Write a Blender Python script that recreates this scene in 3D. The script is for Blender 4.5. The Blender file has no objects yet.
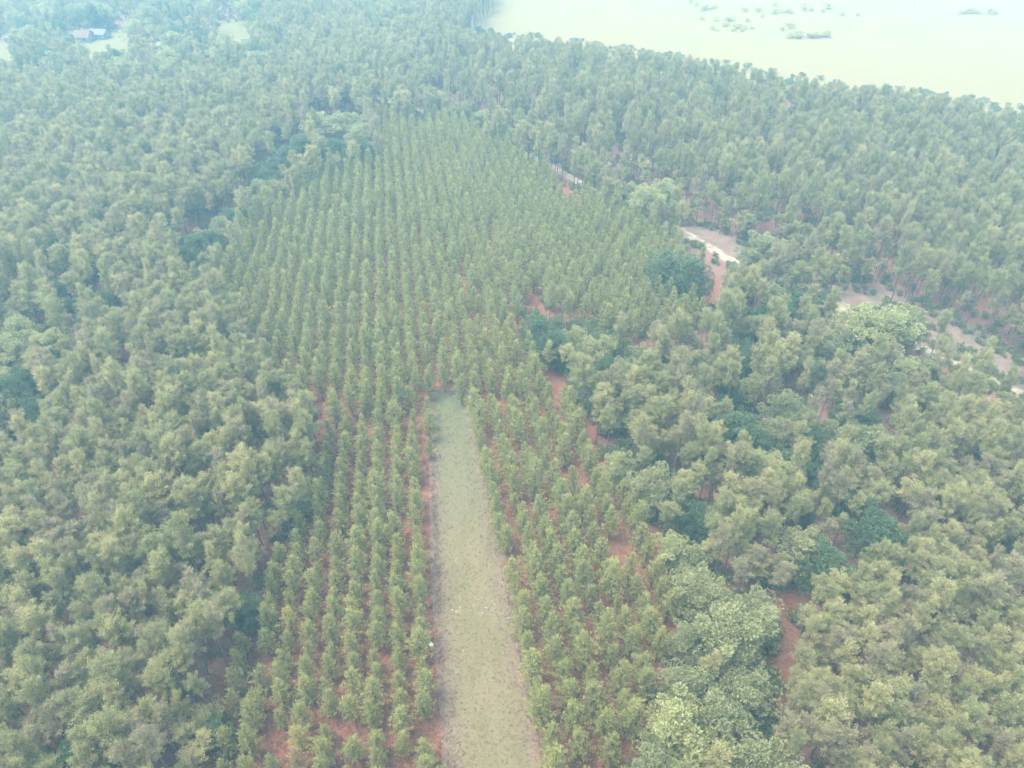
import bpy, bmesh, math, random
import numpy as np
from mathutils import Vector

random.seed(7)
rng = np.random.default_rng(7)
S = bpy.context.scene
COL = S.collection

# ------------------------------------------------------------------ camera geometry (pixel <-> place)
W, H_IMG, F = 1024, 768, 740.0
HCAM, PITCH = 94.0, math.atan(577 / 740.0)
SP, CP = math.sin(PITCH), math.cos(PITCH)

def at(px, py, z=0.0):
    u, v = (px - 512) / F, (py - 384) / F
    t = (HCAM - z) / (SP + v * CP)
    return u * t, (CP - v * SP) * t

def pix(x, y, z):
    x, y, z = np.asarray(x, float), np.asarray(y, float), np.asarray(z, float)
    dz = z - HCAM
    zc = y * CP - dz * SP
    dn = -y * SP - dz * CP
    zc = np.where(zc < 1, 1, zc)
    return 512 + F * x / zc, 384 + F * dn / zc

def inside(px, py, poly):
    px, py = np.asarray(px, float), np.asarray(py, float)
    r = np.zeros(px.shape, bool)
    n = len(poly)
    for i in range(n):
        x0, y0 = poly[i]; x1, y1 = poly[(i + 1) % n]
        if y0 == y1: continue
        c = ((y0 > py) != (y1 > py)) & (px < (x1 - x0) * (py - y0) / (y1 - y0) + x0)
        r ^= c
    return r

# ------------------------------------------------------------------ materials
def new_mat(name):
    m = bpy.data.materials.new(name); m.use_nodes = True
    nt = m.node_tree
    for n in list(nt.nodes): nt.nodes.remove(n)
    out = nt.nodes.new('ShaderNodeOutputMaterial')
    return m, nt, out

def N(nt, typ, **kw):
    n = nt.nodes.new(typ)
    for k, v in kw.items():
        if k.startswith('i_'): n.inputs[k[2:].replace('_', ' ')].default_value = v
        else: setattr(n, k, v)
    return n

def rgba(c): return (c[0], c[1], c[2], 1)

def noise(nt, scale, detail=4, rough=.6, vec=None):
    n = N(nt, 'ShaderNodeTexNoise'); n.inputs['Scale'].default_value = scale
    n.inputs['Detail'].default_value = detail; n.inputs['Roughness'].default_value = rough
    if vec is not None: nt.links.new(vec, n.inputs['Vector'])
    return n.outputs['Fac']

def ramp(nt, fac, stops):
    r = N(nt, 'ShaderNodeValToRGB'); e = r.color_ramp.elements
    while len(e) < len(stops): e.new(.5)
    for k, (p, c) in enumerate(stops):
        e[k].position = p; e[k].color = rgba(c) if len(c) == 3 else c
    nt.links.new(fac, r.inputs['Fac'])
    return r.outputs['Color']

def mixc(nt, fac, a, b, mode='MIX'):
    m = N(nt, 'ShaderNodeMix', data_type='RGBA', blend_type=mode)
    for sock, v in ((m.inputs[0], fac), (m.inputs[6], a), (m.inputs[7], b)):
        if isinstance(v, (int, float)): sock.default_value = v
        elif isinstance(v, tuple): sock.default_value = rgba(v)
        else: nt.links.new(v, sock)
    return m.outputs[2]

def math_(nt, op, a, b=None, clamp=False):
    m = N(nt, 'ShaderNodeMath', operation=op); m.use_clamp = clamp
    for s, v in ((m.inputs[0], a), (m.inputs[1], b)):
        if v is None: continue
        if isinstance(v, (int, float)): s.default_value = v
        else: nt.links.new(v, s)
    return m.outputs[0]

def foliage_mat(name, c0, c1, transl=.28, tip=None):
    m, nt, out = new_mat(name)
    oi = N(nt, 'ShaderNodeObjectInfo')
    tc = N(nt, 'ShaderNodeTexCoord')
    col = mixc(nt, oi.outputs['Random'], c0, c1)
    at_ = N(nt, 'ShaderNodeAttribute', attribute_name='tone')
    nz = noise(nt, 1.1, 3, .6, tc.outputs['Object'])
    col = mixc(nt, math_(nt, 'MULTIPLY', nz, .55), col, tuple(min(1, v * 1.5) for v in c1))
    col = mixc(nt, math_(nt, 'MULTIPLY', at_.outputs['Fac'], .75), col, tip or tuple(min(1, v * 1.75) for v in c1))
    d = N(nt, 'ShaderNodeBsdfPrincipled'); d.inputs['Roughness'].default_value = .65
    d.inputs['Specular IOR Level'].default_value = .25
    t = N(nt, 'ShaderNodeBsdfTranslucent')
    nt.links.new(col, d.inputs['Base Color']); nt.links.new(col, t.inputs['Color'])
    mx = N(nt, 'ShaderNodeAddShader')
    nt.links.new(d.outputs[0], mx.inputs[0]); nt.links.new(t.outputs[0], mx.inputs[1])
    nt.links.new(mx.outputs[0], out.inputs['Surface'])
    return m

def rough_mat(name, build, rough=.95, bump=None):
    m, nt, out = new_mat(name)
    tc = N(nt, 'ShaderNodeTexCoord')
    col = build(nt, tc.outputs['Object'])
    d = N(nt, 'ShaderNodeBsdfPrincipled'); d.inputs['Roughness'].default_value = rough
    d.inputs['Specular IOR Level'].default_value = .1
    if isinstance(col, tuple): d.inputs['Base Color'].default_value = rgba(col)
    else: nt.links.new(col, d.inputs['Base Color'])
    if bump:
        b = N(nt, 'ShaderNodeBump'); b.inputs['Strength'].default_value = bump[1]; b.inputs['Distance'].default_value = bump[2]
        nt.links.new(noise(nt, bump[0], 5, .65, tc.outputs['Object']), b.inputs['Height'])
        nt.links.new(b.outputs[0], d.inputs['Normal'])
    nt.links.new(d.outputs[0], out.inputs['Surface'])
    return m

M = {}
M['young'] = foliage_mat('young_needles', (.114, .123, .042), (.154, .152, .050))
M['young_yellow'] = foliage_mat('yellowing_needles', (.18, .165, .05), (.20, .18, .055))
M['young_brown'] = foliage_mat('browning_needles', (.17, .135, .06), (.18, .14, .065))
M['mature'] = foliage_mat('mature_needles', (.106, .111, .046), (.148, .144, .060))
M['leaf_dark'] = foliage_mat('dark_leaves', (.040, .066, .028), (.058, .084, .036))
M['leaf_mid'] = foliage_mat('blue_green_leaves', (.095, .110, .050), (.138, .138, .062))
M['leaf_pale'] = foliage_mat('pale_leaves', (.135, .145, .062), (.17, .172, .074))
M['leaf_scrub'] = foliage_mat('scrub_leaves', (.15, .18, .06), (.23, .22, .08))
M['leaf_under'] = foliage_mat('undergrowth_leaves', (.060, .080, .034), (.10, .108, .046))
M['leaf_field'] = foliage_mat('field_shrub_leaves', (.19, .18, .085), (.22, .20, .095))
M['bark'] = rough_mat('pine_bark', lambda nt, v: ramp(nt, noise(nt, 3, 4, .6, v), [(.3, (.12, .085, .065)), (.7, (.24, .18, .145))]))
M['bark_grey'] = rough_mat('grey_bark', lambda nt, v: ramp(nt, noise(nt, 3, 4, .6, v), [(.3, (.12, .105, .09)), (.7, (.25, .23, .20))]))
M['dead_wood'] = rough_mat('dead_wood', lambda nt, v: ramp(nt, noise(nt, 4, 4, .6, v), [(.3, (.25, .21, .165)), (.7, (.36, .32, .26))]))

def g_forest(nt, v):
    a = ramp(nt, noise(nt, .09, 5, .65, v), [(.34, (.15, .085, .065)), (.5, (.21, .10, .075)), (.64, (.14, .085, .06)), (.76, (.09, .095, .05))])
    b = ramp(nt, noise(nt, 1.6, 5, .7, v), [(.3, (.10, .072, .058)), (.7, (.28, .18, .14))])
    return mixc(nt, .45, a, b)
M['forest_floor'] = rough_mat('forest_floor', g_forest, bump=(2.0, .6, .3))

def g_soil(nt, v):
    a = ramp(nt, noise(nt, .16, 5, .65, v), [(.32, (.22, .082, .052)), (.48, (.20, .09, .06)), (.60, (.16, .095, .06)), (.72, (.10, .098, .048))])
    b = ramp(nt, noise(nt, 1.5, 7, .8, v), [(.36, (.12, .055, .04)), (.62, (.30, .12, .08))])
    return mixc(nt, .5, a, b)
M['soil'] = rough_mat('red_needle_litter', g_soil, bump=(3.0, .8, .3))

def edge_fac(nt, v, soft=1.0):
    e = N(nt, 'ShaderNodeAttribute', attribute_name='edge').outputs['Fac']
    n = noise(nt, .55, 5, .7, v)
    f = math_(nt, 'SUBTRACT', math_(nt, 'ADD', e, math_(nt, 'MULTIPLY', math_(nt, 'SUBTRACT', n, .5), 2.6)), .12)
    return math_(nt, 'MULTIPLY', f, 3.0 * soft, True)

def g_strip(nt, v):
    mp = N(nt, 'ShaderNodeMapping'); mp.inputs['Rotation'].default_value = (0, 0, -math.radians(7)); mp.inputs['Scale'].default_value = (1, .22, 1)
    nt.links.new(v, mp.inputs['Vector']); sv = mp.outputs[0]
    green = mixc(nt, noise(nt, .8, 6, .75, v), (.125, .112, .054), (.175, .140, .072))
    tan = mixc(nt, noise(nt, 1.2, 6, .75, v), (.205, .16, .098), (.16, .132, .072))
    f = ramp(nt, noise(nt, .32, 5, .68, sv), [(.43, (0, 0, 0)), (.57, (1, 1, 1))])
    col = mixc(nt, math_(nt, 'MULTIPLY', f, .8), green, tan)
    ed = N(nt, 'ShaderNodeAttribute', attribute_name='edge').outputs['Fac']
    ef = math_(nt, 'MULTIPLY', math_(nt, 'SUBTRACT', math_(nt, 'ADD', ed, math_(nt, 'MULTIPLY', noise(nt, .35, 5, .7, v), 1.1)), .75), 1.3, True)
    col = mixc(nt, ef, mixc(nt, noise(nt, 1.6, 6, .75, v), (.15, .108, .074), (.21, .155, .11)), col)
    col = mixc(nt, math_(nt, 'MULTIPLY', ramp(nt, noise(nt, 2.6, 6, .75, v), [(.46, (0, 0, 0)), (.62, (1, 1, 1))]), .6), col, (.092, .094, .044))
    col = mixc(nt, math_(nt, 'MULTIPLY', ramp(nt, noise(nt, 1.1, 6, .75, sv), [(.56, (0, 0, 0)), (.70, (1, 1, 1))]), .35), col, (.20, .165, .115))
    gr = N(nt, 'ShaderNodeAttribute', attribute_name='along').outputs['Fac']     # greener towards the far end
    col = mixc(nt, math_(nt, 'MULTIPLY', gr, .75), col, mixc(nt, noise(nt, 1.0, 5, .75, v), (.065, .095, .05), (.125, .135, .07)))
    sand = N(nt, 'ShaderNodeAttribute', attribute_name='sand').outputs['Fac']
    sf = math_(nt, 'MULTIPLY', math_(nt, 'SUBTRACT', math_(nt, 'ADD', math_(nt, 'MULTIPLY', sand, .46), noise(nt, 1.1, 6, .8, v)), .86), 4.0, True)
    col = mixc(nt, sf, col, (.235, .205, .155))
    soil = mixc(nt, noise(nt, 1.5, 6, .75, v), (.15, .10, .075), (.22, .155, .115))
    return mixc(nt, edge_fac(nt, v), soil, col)
M['strip'] = rough_mat('mown_dry_grass', g_strip, bump=(6.0, .7, .12))

def g_road(nt, v):
    c = mixc(nt, ramp(nt, noise(nt, .45, 6, .75, v), [(.4, (0, 0, 0)), (.6, (1, 1, 1))]), (.22, .165, .12), (.38, .32, .24))
    soil = mixc(nt, noise(nt, 1.5, 5, .7, v), (.17, .105, .075), (.24, .165, .125))
    return mixc(nt, edge_fac(nt, v), soil, c)
M['road'] = rough_mat('white_gravel', g_road, bump=(5, .4, .05))

def g_bank(nt, v):
    c = ramp(nt, noise(nt, .14, 5, .68, v), [(.36, (.11, .095, .06)), (.46, (.17, .10, .075)), (.54, (.21, .14, .11)), (.62, (.09, .095, .05))])
    return mixc(nt, .4, c, mixc(nt, noise(nt, 1.5, 5, .7, v), (.12, .09, .07), (.23, .18, .155)))
M['bank'] = rough_mat('pink_bank', g_bank, bump=(2, .6, .2))

def g_field(nt, v):
    a = ramp(nt, noise(nt, .02, 5, .6, v), [(.3, (.20, .168, .078)), (.6, (.216, .178, .083)), (.75, (.18, .155, .074))])
    return mixc(nt, math_(nt, 'MULTIPLY', noise(nt, .25, 5, .7, v), .4), a, (.213, .18, .088))
M['field'] = rough_mat('pale_pasture', g_field)
M['lawn'] = rough_mat('dry_lawn', lambda nt, v: mixc(nt, noise(nt, .3, 5, .7, v), (.14, .14, .058), (.20, .175, .08)))
M['dirt'] = rough_mat('field_track', lambda nt, v: mixc(nt, noise(nt, .3, 5, .7, v), (.20, .16, .12), (.18, .165, .11)))
M['white_cloth'] = rough_mat('white_cloth', lambda nt, v: mixc(nt, noise(nt, 6, 3, .6, v), (.74, .71, .62), (.66, .62, .53)), .7)
M['stone'] = rough_mat('pale_stone', lambda nt, v: mixc(nt, noise(nt, 6, 3, .6, v), (.42, .39, .34), (.34, .31, .27)))
M['wall_pale'] = rough_mat('pale_siding', lambda nt, v: mixc(nt, noise(nt, .8, 3, .6, v), (.26, .27, .29), (.33, .34, .34)), .6)
M['wall_grey'] = rough_mat('grey_siding', lambda nt, v: mixc(nt, noise(nt, .8, 3, .6, v), (.17, .19, .22), (.21, .23, .25)), .6)
M['roof_brown'] = rough_mat('brown_shingles', lambda nt, v: mixc(nt, noise(nt, 1.2, 4, .7, v), (.14, .095, .08), (.18, .13, .11)), .85)
M['roof_grey'] = rough_mat('grey_shingles', lambda nt, v: mixc(nt, noise(nt, 1.2, 4, .7, v), (.13, .14, .16), (.17, .18, .20)), .85)
M['roof_white'] = rough_mat('white_sheet_metal', lambda nt, v: mixc(nt, noise(nt, 1.2, 4, .7, v), (.22, .215, .20), (.30, .295, .275)), .4)
M['glass'] = rough_mat('dark_window_glass', lambda nt, v: (.03, .04, .05), .08)
M['door'] = rough_mat('door_paint', lambda nt, v: (.16, .12, .10), .5)
M['trim'] = rough_mat('white_trim', lambda nt, v: (.74, .74, .72), .5)

# ------------------------------------------------------------------ mesh helpers
def link(o, parent=None):
    COL.objects.link(o)
    if parent is not None: o.parent = parent
    return o

def tag(o, label, cat, group=None, kind=None):
    o['label'] = label; o['category'] = cat
    if group: o['group'] = group
    if kind: o['kind'] = kind
    return o

def np_mesh(name, verts, faces, mats, tone=None, smooth=False):
    """faces: (n,3|4) arrays list"""
    me = bpy.data.meshes.new(name)
    me.from_pydata(np.asarray(verts).tolist(), [], faces if isinstance(faces, list) else faces.tolist())
    for m in mats: me.materials.append(m)
    if tone is not None:
        a = me.attributes.new('tone', 'FLOAT', 'FACE'); a.data.foreach_set('value', np.asarray(tone, np.float32))
    if smooth: me.polygons.foreach_set('use_smooth', [True] * len(me.polygons))
    me.update()
    return me

def unit(v): return v / (np.linalg.norm(v, axis=-1, keepdims=True) + 1e-9)

def blades(P, D, L, Wd, r, fold=.5):
    """one kite-shaped leaf/needle bundle per row of P pointing along D"""
    n = len(P)
    D = unit(D)
    R = unit(np.cross(D, r.normal(size=(n, 3))))
    L = (L * r.uniform(.7, 1.25, n))[:, None]; Wd = (Wd * r.uniform(.75, 1.25, n))[:, None]
    mid = P + D * L * fold
    V = np.stack([P, mid + R * Wd * .5, P + D * L, mid - R * Wd * .5], 1).reshape(-1, 3)
    Fc = np.arange(4 * n).reshape(-1, 4)
    return V, Fc

def tube(pts, radii, sides=6):
    pts = [Vector(p) for p in pts]
    V, Fc = [], []
    for i, p in enumerate(pts):
        d = (pts[min(i + 1, len(pts) - 1)] - pts[max(i - 1, 0)]).normalized()
        a = d.orthogonal().normalized(); b = d.cross(a)
        for k in range(sides):
            t = 2 * math.pi * k / sides
            q = p + (a * math.cos(t) + b * math.sin(t)) * radii[i]
            V.append((q.x, q.y, q.z))
    for i in range(len(pts) - 1):
        for k in range(sides):
            k2 = (k + 1) % sides
            Fc.append((i * sides + k, i * sides + k2, (i + 1) * sides + k2, (i + 1) * sides + k))
    Fc.append(tuple(range((len(pts) - 1) * sides, len(pts) * sides)))
    return V, Fc

class Acc:
    def __init__(s): s.V, s.F = [], []
    def add(s, V, Fc):
        o = len(s.V); s.V += [tuple(v) for v in V]; s.F += [tuple(i + o for i in f) for f in Fc]
    def mesh(s, name, mat, smooth=True): return np_mesh(name, s.V, s.F, [mat], smooth=smooth)

def young_pine_meshes(seed, mat):
    r = np.random.default_rng(seed)
    h = 7.5; zb = r.uniform(.9, 1.5)
    bend = r.normal(0, .18, 2)
    ax = lambda z: np.array([bend[0] * (z / h) ** 2, bend[1] * (z / h) ** 2, z])
    tr = Acc(); zs = np.linspace(-.15, h * .95, 7)
    tr.add(*tube([ax(max(z, 0)) if z >= 0 else np.array([0, 0, z]) for z in zs], [.11 * (1 - .85 * max(z, 0) / h) + .01 for z in zs]))
    P, D, T = [], [], []
    rb = r.uniform(1.28, 1.55); lean = r.uniform(0, 6.28)
    z = zb
    while z < h - .25:
        f = (z - zb) / (h - zb)
        R = rb * min(1, (f + .12) / .26) * (1 - f) ** .95 * 1.12 + .13
        nb = 7 if f < .7 else 5
        a0 = r.uniform(0, 6.28)
        for k in range(nb):
            if r.random() < .1: continue
            a = a0 + 6.28 * k / nb + r.normal(0, .22)
            Rk = R * r.uniform(.55, 1.28) * (1 + .16 * math.cos(a - lean))
            up = .45 + .7 * f + r.normal(0, .12)
            d = np.array([math.cos(a), math.sin(a), up])
            s = ax(z)
            e = s + d * Rk
            if Rk > .5: tr.add(*tube([s, (s + e) / 2 - np.array([0, 0, .05]), e], [.028, .02, .008], 3))
            nt_ = max(2, int(Rk / .27))
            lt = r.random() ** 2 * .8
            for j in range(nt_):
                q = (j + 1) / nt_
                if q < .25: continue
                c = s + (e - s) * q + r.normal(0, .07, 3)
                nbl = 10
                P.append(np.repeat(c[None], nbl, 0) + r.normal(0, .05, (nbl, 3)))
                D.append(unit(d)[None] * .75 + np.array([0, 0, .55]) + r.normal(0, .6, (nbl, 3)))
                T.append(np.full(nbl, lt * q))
        z += r.uniform(.36, .52)
    for zz in (h - .35, h - .1):
        c = ax(zz); P.append(np.repeat(c[None], 9, 0)); D.append(np.array([0, 0, 1.]) + r.normal(0, .5, (9, 3))); T.append(np.full(9, .8))
    P, D, T = np.concatenate(P), np.concatenate(D), np.concatenate(T)
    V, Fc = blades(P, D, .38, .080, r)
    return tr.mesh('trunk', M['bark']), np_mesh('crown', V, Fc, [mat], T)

def clump_tree(seed, mat, bark, h, zb, R, nlimb, rc, nl, L, Wd, flat=.75, top=.55, shell=.5, upbias=.5, r0=.17):
    """trunk with limbs, each limb carrying clumps of foliage; nl leaves per clump"""
    r = np.random.default_rng(seed)
    bend = r.normal(0, .35, 2)
    ax = lambda z: np.array([bend[0] * (z / h) ** 2, bend[1] * (z / h) ** 2, z])
    tr = Acc(); zs = np.linspace(-.2, h * .93, 8)
    tr.add(*tube([ax(max(z, 0)) if z >= 0 else np.array([0, 0, z]) for z in zs], [r0 * (1 - .85 * max(z, 0) / h) + .015 for z in zs], 7))
    P, D, T = [], [], []
    for i in range(nlimb):
        f = (i + r.uniform(0, 1)) / nlimb
        z = zb + (h - zb) * (f ** .85) * .93
        prof = math.sin(math.pi * min(1, .18 + .82 * f) ** .9) ** .65 if f < top else (1 - ((f - top) / (1 - top)) ** 2.2) ** .6
        a = i * 2.4 + r.normal(0, .35)
        Rk = R * max(.12, prof) * r.uniform(.5, 1.18) * (1 + .22 * math.cos(2 * a + seed + 4 * f) + .14 * math.cos(3 * a - 6 * f + 2 * seed))
        s = ax(max(z - .25 * Rk, zb * .8))
        e = ax(z) + np.array([math.cos(a) * Rk, math.sin(a) * Rk, r.normal(0, .25)])
        mid = s + (e - s) * .5 + np.array([0, 0, -.1])
        tr.add(*tube([s, mid, e], [.05 * R / 2.2, .032 * R / 2.2, .012], 4))
        lt = r.random() ** 2 * .8
        nsub = 1 + (Rk > rc * 1.1) + (Rk > rc * 2.2) + (Rk > rc * 3.2)
        for j in range(nsub):
            c = e + (s - e) * (j * .42) + r.normal(0, .45, 3) * rc
            q = unit(r.normal(size=(nl, 3))); rad = rc * r.uniform(.5, 1.25)
            q2 = q * (shell + (1 - shell) * r.uniform(0, 1, (nl, 1)) ** .5)
            P.append(c + q2 * np.array([rad, rad, rad * flat]))
            D.append(q * .8 + np.array([0, 0, upbias]) + r.normal(0, .45, (nl, 3)))
            T.append(np.full(nl, lt) * (.4 + .6 * r.random(nl)))
    P, D, T = np.concatenate(P), np.concatenate(D), np.concatenate(T)
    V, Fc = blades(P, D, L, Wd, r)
    return tr.mesh('trunk', bark), np_mesh('crown', V, Fc, [mat], T)

def pine_meshes(seed, mat, h, zb, R, nlimb):
    """tall pine: bare trunk, ascending limbs of uneven length that end in upright brushes of needles"""
    r = np.random.default_rng(seed)
    bend = r.normal(0, .4, 2)
    ax = lambda z: np.array([bend[0] * (z / h) ** 2, bend[1] * (z / h) ** 2, z])
    tr = Acc(); zs = np.linspace(-.2, h * .96, 9)
    tr.add(*tube([ax(max(z, 0)) if z >= 0 else np.array([0, 0, z]) for z in zs], [.16 * (1 - .88 * max(z, 0) / h) + .012 for z in zs], 7))
    for i in range(7):                      # dead stubs under the crown
        z = zb * r.uniform(.55, 1); a = r.uniform(0, 6.28); L = r.uniform(.5, 1.3)
        tr.add(*tube([ax(z), ax(z) + np.array([math.cos(a) * L, math.sin(a) * L, r.uniform(-.2, .2)])], [.025, .008], 3))
    P, D, T = [], [], []
    ph = r.uniform(0, 6.28, 3); am = r.uniform(.1, .38, 3)
    gapz, gapa = r.uniform(.2, .75), r.uniform(0, 6.28)
    for i in range(nlimb):
        f = (i + r.uniform(0, 1)) / nlimb
        z = zb + (h - zb) * f * .97
        a = i * 2.4 + r.normal(0, .4)
        prof = (min(1, (f + .16) / .36)) ** .7 * (1 - (max(0, f - .2) / .8) ** 1.7) ** .6
        lobe = 1 + am[0] * math.cos(a + ph[0] + 5 * f) + am[1] * math.cos(2 * a + ph[1] - 7 * f) + am[2] * .6 * math.cos(3 * a + ph[2] + 11 * f)
        Rk = R * (prof * lobe * r.uniform(.6, 1.12) + .06)
        if abs(f - gapz) < .12 and math.cos(a - gapa) > .3: Rk *= .4
        up = .15 + .55 * f + r.normal(0, .14)
        d = np.array([math.cos(a), math.sin(a), up]); s = ax(z); e = s + d * Rk
        s = ax(max(zb * .9, z - .15 * Rk))
        tr.add(*tube([s, (s + e) / 2 - np.array([0, 0, .1 * Rk]), e], [.035, .022, .008], 3))
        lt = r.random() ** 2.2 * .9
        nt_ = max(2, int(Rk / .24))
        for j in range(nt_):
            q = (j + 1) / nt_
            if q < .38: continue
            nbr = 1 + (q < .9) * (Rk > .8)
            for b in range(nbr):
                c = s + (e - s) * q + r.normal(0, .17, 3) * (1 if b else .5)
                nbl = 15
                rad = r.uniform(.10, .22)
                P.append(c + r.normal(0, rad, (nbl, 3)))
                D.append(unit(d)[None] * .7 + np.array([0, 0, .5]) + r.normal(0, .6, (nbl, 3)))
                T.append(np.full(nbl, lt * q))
    P, D, T = np.concatenate(P), np.concatenate(D), np.concatenate(T)
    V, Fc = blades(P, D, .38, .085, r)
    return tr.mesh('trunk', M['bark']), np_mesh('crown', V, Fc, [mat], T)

def shrub_mesh(seed, mat, R=1.0, h=1.3, n=380, L=.30, Wd=.18):
    r = np.random.default_rng(seed)
    P, D = [], []
    for i in range(7):
        c = np.array([r.normal(0, .42 * R), r.normal(0, .42 * R), h * r.uniform(.3, .75)])
        q = unit(r.normal(size=(n // 7, 3))); q[:, 2] = np.abs(q[:, 2]) * r.choice([1, 1, 1, -1], n // 7)
        P.append(c + q * R * r.uniform(.35, .6) * r.uniform(.5, 1, (n // 7, 1)) * np.array([1, 1, .8]))
        D.append(q + np.array([0, 0, .4]) + r.normal(0, .5, (n // 7, 3)))
    P, D = np.concatenate(P), np.concatenate(D)
    P[:, 2] = np.maximum(P[:, 2], .03)
    V, Fc = blades(P, D, L, Wd, r)
    return np_mesh('shrub', V, Fc, [mat], r.random(len(Fc)) ** 3 * .6)

YOUNG = [young_pine_meshes(100 + i, M['young']) for i in range(6)]
YOUNG_Y = young_pine_meshes(120, M['young_yellow'])
YOUNG_B = young_pine_meshes(121, M['young_brown'])
M['mature_pale'] = foliage_mat('pale_needles', (.150, .147, .062), (.184, .170, .074))
M['mature_grey'] = foliage_mat('greyish_needles', (.124, .112, .058), (.152, .134, .072))
MATURE = [pine_meshes(200 + i, M[['mature', 'mature', 'mature_pale', 'mature', 'mature_grey', 'mature', 'mature_pale', 'mature_grey'][i]], 15.0, [8.4, 9.3, 7.6, 9.8, 9.0, 8.2, 9.4, 8.8][i], [1.75, 1.9, 1.6, 1.95, 1.7, 2.0, 1.8, 1.5][i], [64, 60, 68, 58, 58, 70, 62, 54][i]) for i in range(8)]
BROAD = {}
for j, k in enumerate(('dark', 'mid', 'pale')):
    BROAD[k] = [clump_tree(300 + 10 * j + i, M['leaf_' + k], M['bark_grey'], 11.0, 2.4, 3.7, 58, .85, 130, .32, .20, .85, .5, .7, .35, .2) for i in range(3)]

# ------------------------------------------------------------------ scattered stuff through geometry nodes
def scatter(name, pts, yaw, scl, variant, sources, label, cat):
    """one object: an instance of sources[variant] (a list of objects) on every point"""
    me = bpy.data.meshes.new(name)
    me.vertices.add(len(pts)); me.vertices.foreach_set('co', np.asarray(pts, np.float32).ravel())
    a = me.attributes.new('yaw', 'FLOAT_VECTOR', 'POINT'); yv = np.zeros((len(pts), 3), np.float32); yv[:, 2] = yaw
    tilt = rng.normal(0, .03, (len(pts), 2)); yv[:, :2] = tilt
    a.data.foreach_set('vector', yv.ravel())
    a = me.attributes.new('scl', 'FLOAT_VECTOR', 'POINT'); a.data.foreach_set('vector', np.asarray(scl, np.float32).ravel())
    a = me.attributes.new('variant', 'INT', 'POINT'); a.data.foreach_set('value', np.asarray(variant, np.int32))
    o = link(bpy.data.objects.new(name, me)); tag(o, label, cat, kind='stuff')
    ng = bpy.data.node_groups.new(name, 'GeometryNodeTree')
    ng.interface.new_socket('Geometry', in_out='INPUT', socket_type='NodeSocketGeometry')
    ng.interface.new_socket('Geometry', in_out='OUTPUT', socket_type='NodeSocketGeometry')
    nd = ng.nodes; gi = nd.new('NodeGroupInput'); go = nd.new('NodeGroupOutput')
    js = nd.new('GeometryNodeJoinGeometry')
    for objs in sources:
        j = nd.new('GeometryNodeJoinGeometry')
        for ob in objs:
            oi = nd.new('GeometryNodeObjectInfo'); oi.transform_space = 'ORIGINAL'; oi.inputs['Object'].default_value = ob
            ng.links.new(oi.outputs['Geometry'], j.inputs[0])
        g2 = nd.new('GeometryNodeGeometryToInstance'); ng.links.new(j.outputs[0], g2.inputs[0])
        ng.links.new(g2.outputs[0], js.inputs[0])
    ip = nd.new('GeometryNodeInstanceOnPoints'); ip.inputs['Pick Instance'].default_value = True
    def attr(nm, t, i):
        n = nd.new('GeometryNodeInputNamedAttribute'); n.data_type = t; n.inputs['Name'].default_value = nm
        ng.links.new(n.outputs[0], ip.inputs[i])
    attr('yaw', 'FLOAT_VECTOR', 'Rotation'); attr('scl', 'FLOAT_VECTOR', 'Scale'); attr('variant', 'INT', 'Instance Index')
    ng.links.new(gi.outputs[0], ip.inputs['Points']); ng.links.new(js.outputs[0], ip.inputs['Instance'])
    ng.links.new(ip.outputs[0], go.inputs[0])
    md = o.modifiers.new('scatter', 'NODES'); md.node_group = ng
    return o

# ------------------------------------------------------------------ setting: ground sheets
def sheet_poly(name, pts, z, mat, jitter=.6, step=3.0):
    """flat sheet with an uneven outline"""
    r = np.random.default_rng(len(name))
    out = []
    for i in range(len(pts)):
        a = np.array(pts[i]); b = np.array(pts[(i + 1) % len(pts)])
        n = max(1, int(np.linalg.norm(b - a) / step))
        for k in range(n): out.append(a + (b - a) * k / n + r.normal(0, jitter, 2))
    bm = bmesh.new()
    f = bm.faces.new([bm.verts.new((p[0], p[1], z)) for p in out])
    if f.normal.z < 0: f.normal_flip()
    bmesh.ops.triangulate(bm, faces=[f])
    me = bpy.data.meshes.new(name); bm.to_mesh(me); bm.free(); me.materials.append(mat)
    o = link(bpy.data.objects.new(name, me)); o['kind'] = 'structure'
    return o

def ribbon(name, left, right, z, mat, nu=28, nv=260, sand=()):
    """strip between two polylines, with edge / along / sand attributes for the material"""
    def resample(p, n):
        p = np.array(p); d = np.r_[0, np.cumsum(np.linalg.norm(np.diff(p, axis=0), axis=1))]
        t = np.linspace(0, d[-1], n); return np.stack([np.interp(t, d, p[:, k]) for k in (0, 1)], 1)
    A, B = resample(left, nv), resample(right, nv)
    V, E, AL, SA = [], [], [], []
    for j in range(nv):
        for i in range(nu + 1):
            u = i / nu; p = A[j] * (1 - u) + B[j] * u
            V.append((p[0], p[1], z)); E.append(min(1, min(u, 1 - u) * 3.4) * min(1, min(j, nv - 1 - j) / (nv * .05)))
            AL.append(max(0, 1 - j / (nv - 1) * 2.2)); SA.append(max([0] + [math.exp(-((math.hypot(p[0] - s[0], p[1] - s[1]) - (1.5 if k_ == 0 else 0)) / (.5 if k_ == 0 else s[2])) ** 2) for k_, s in enumerate(sand)]))
    Fc = [(j * (nu + 1) + i, j * (nu + 1) + i + 1, (j + 1) * (nu + 1) + i + 1, (j + 1) * (nu + 1) + i) for j in range(nv - 1) for i in range(nu)]
    me = np_mesh(name, V, Fc, [mat])
    for nm, dat in (('edge', E), ('along', AL), ('sand', SA)):
        me.attributes.new(nm, 'FLOAT', 'POINT').data.foreach_set('value', np.array(dat, np.float32))
    o = link(bpy.data.objects.new(name, me)); o['kind'] = 'structure'
    return o

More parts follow.
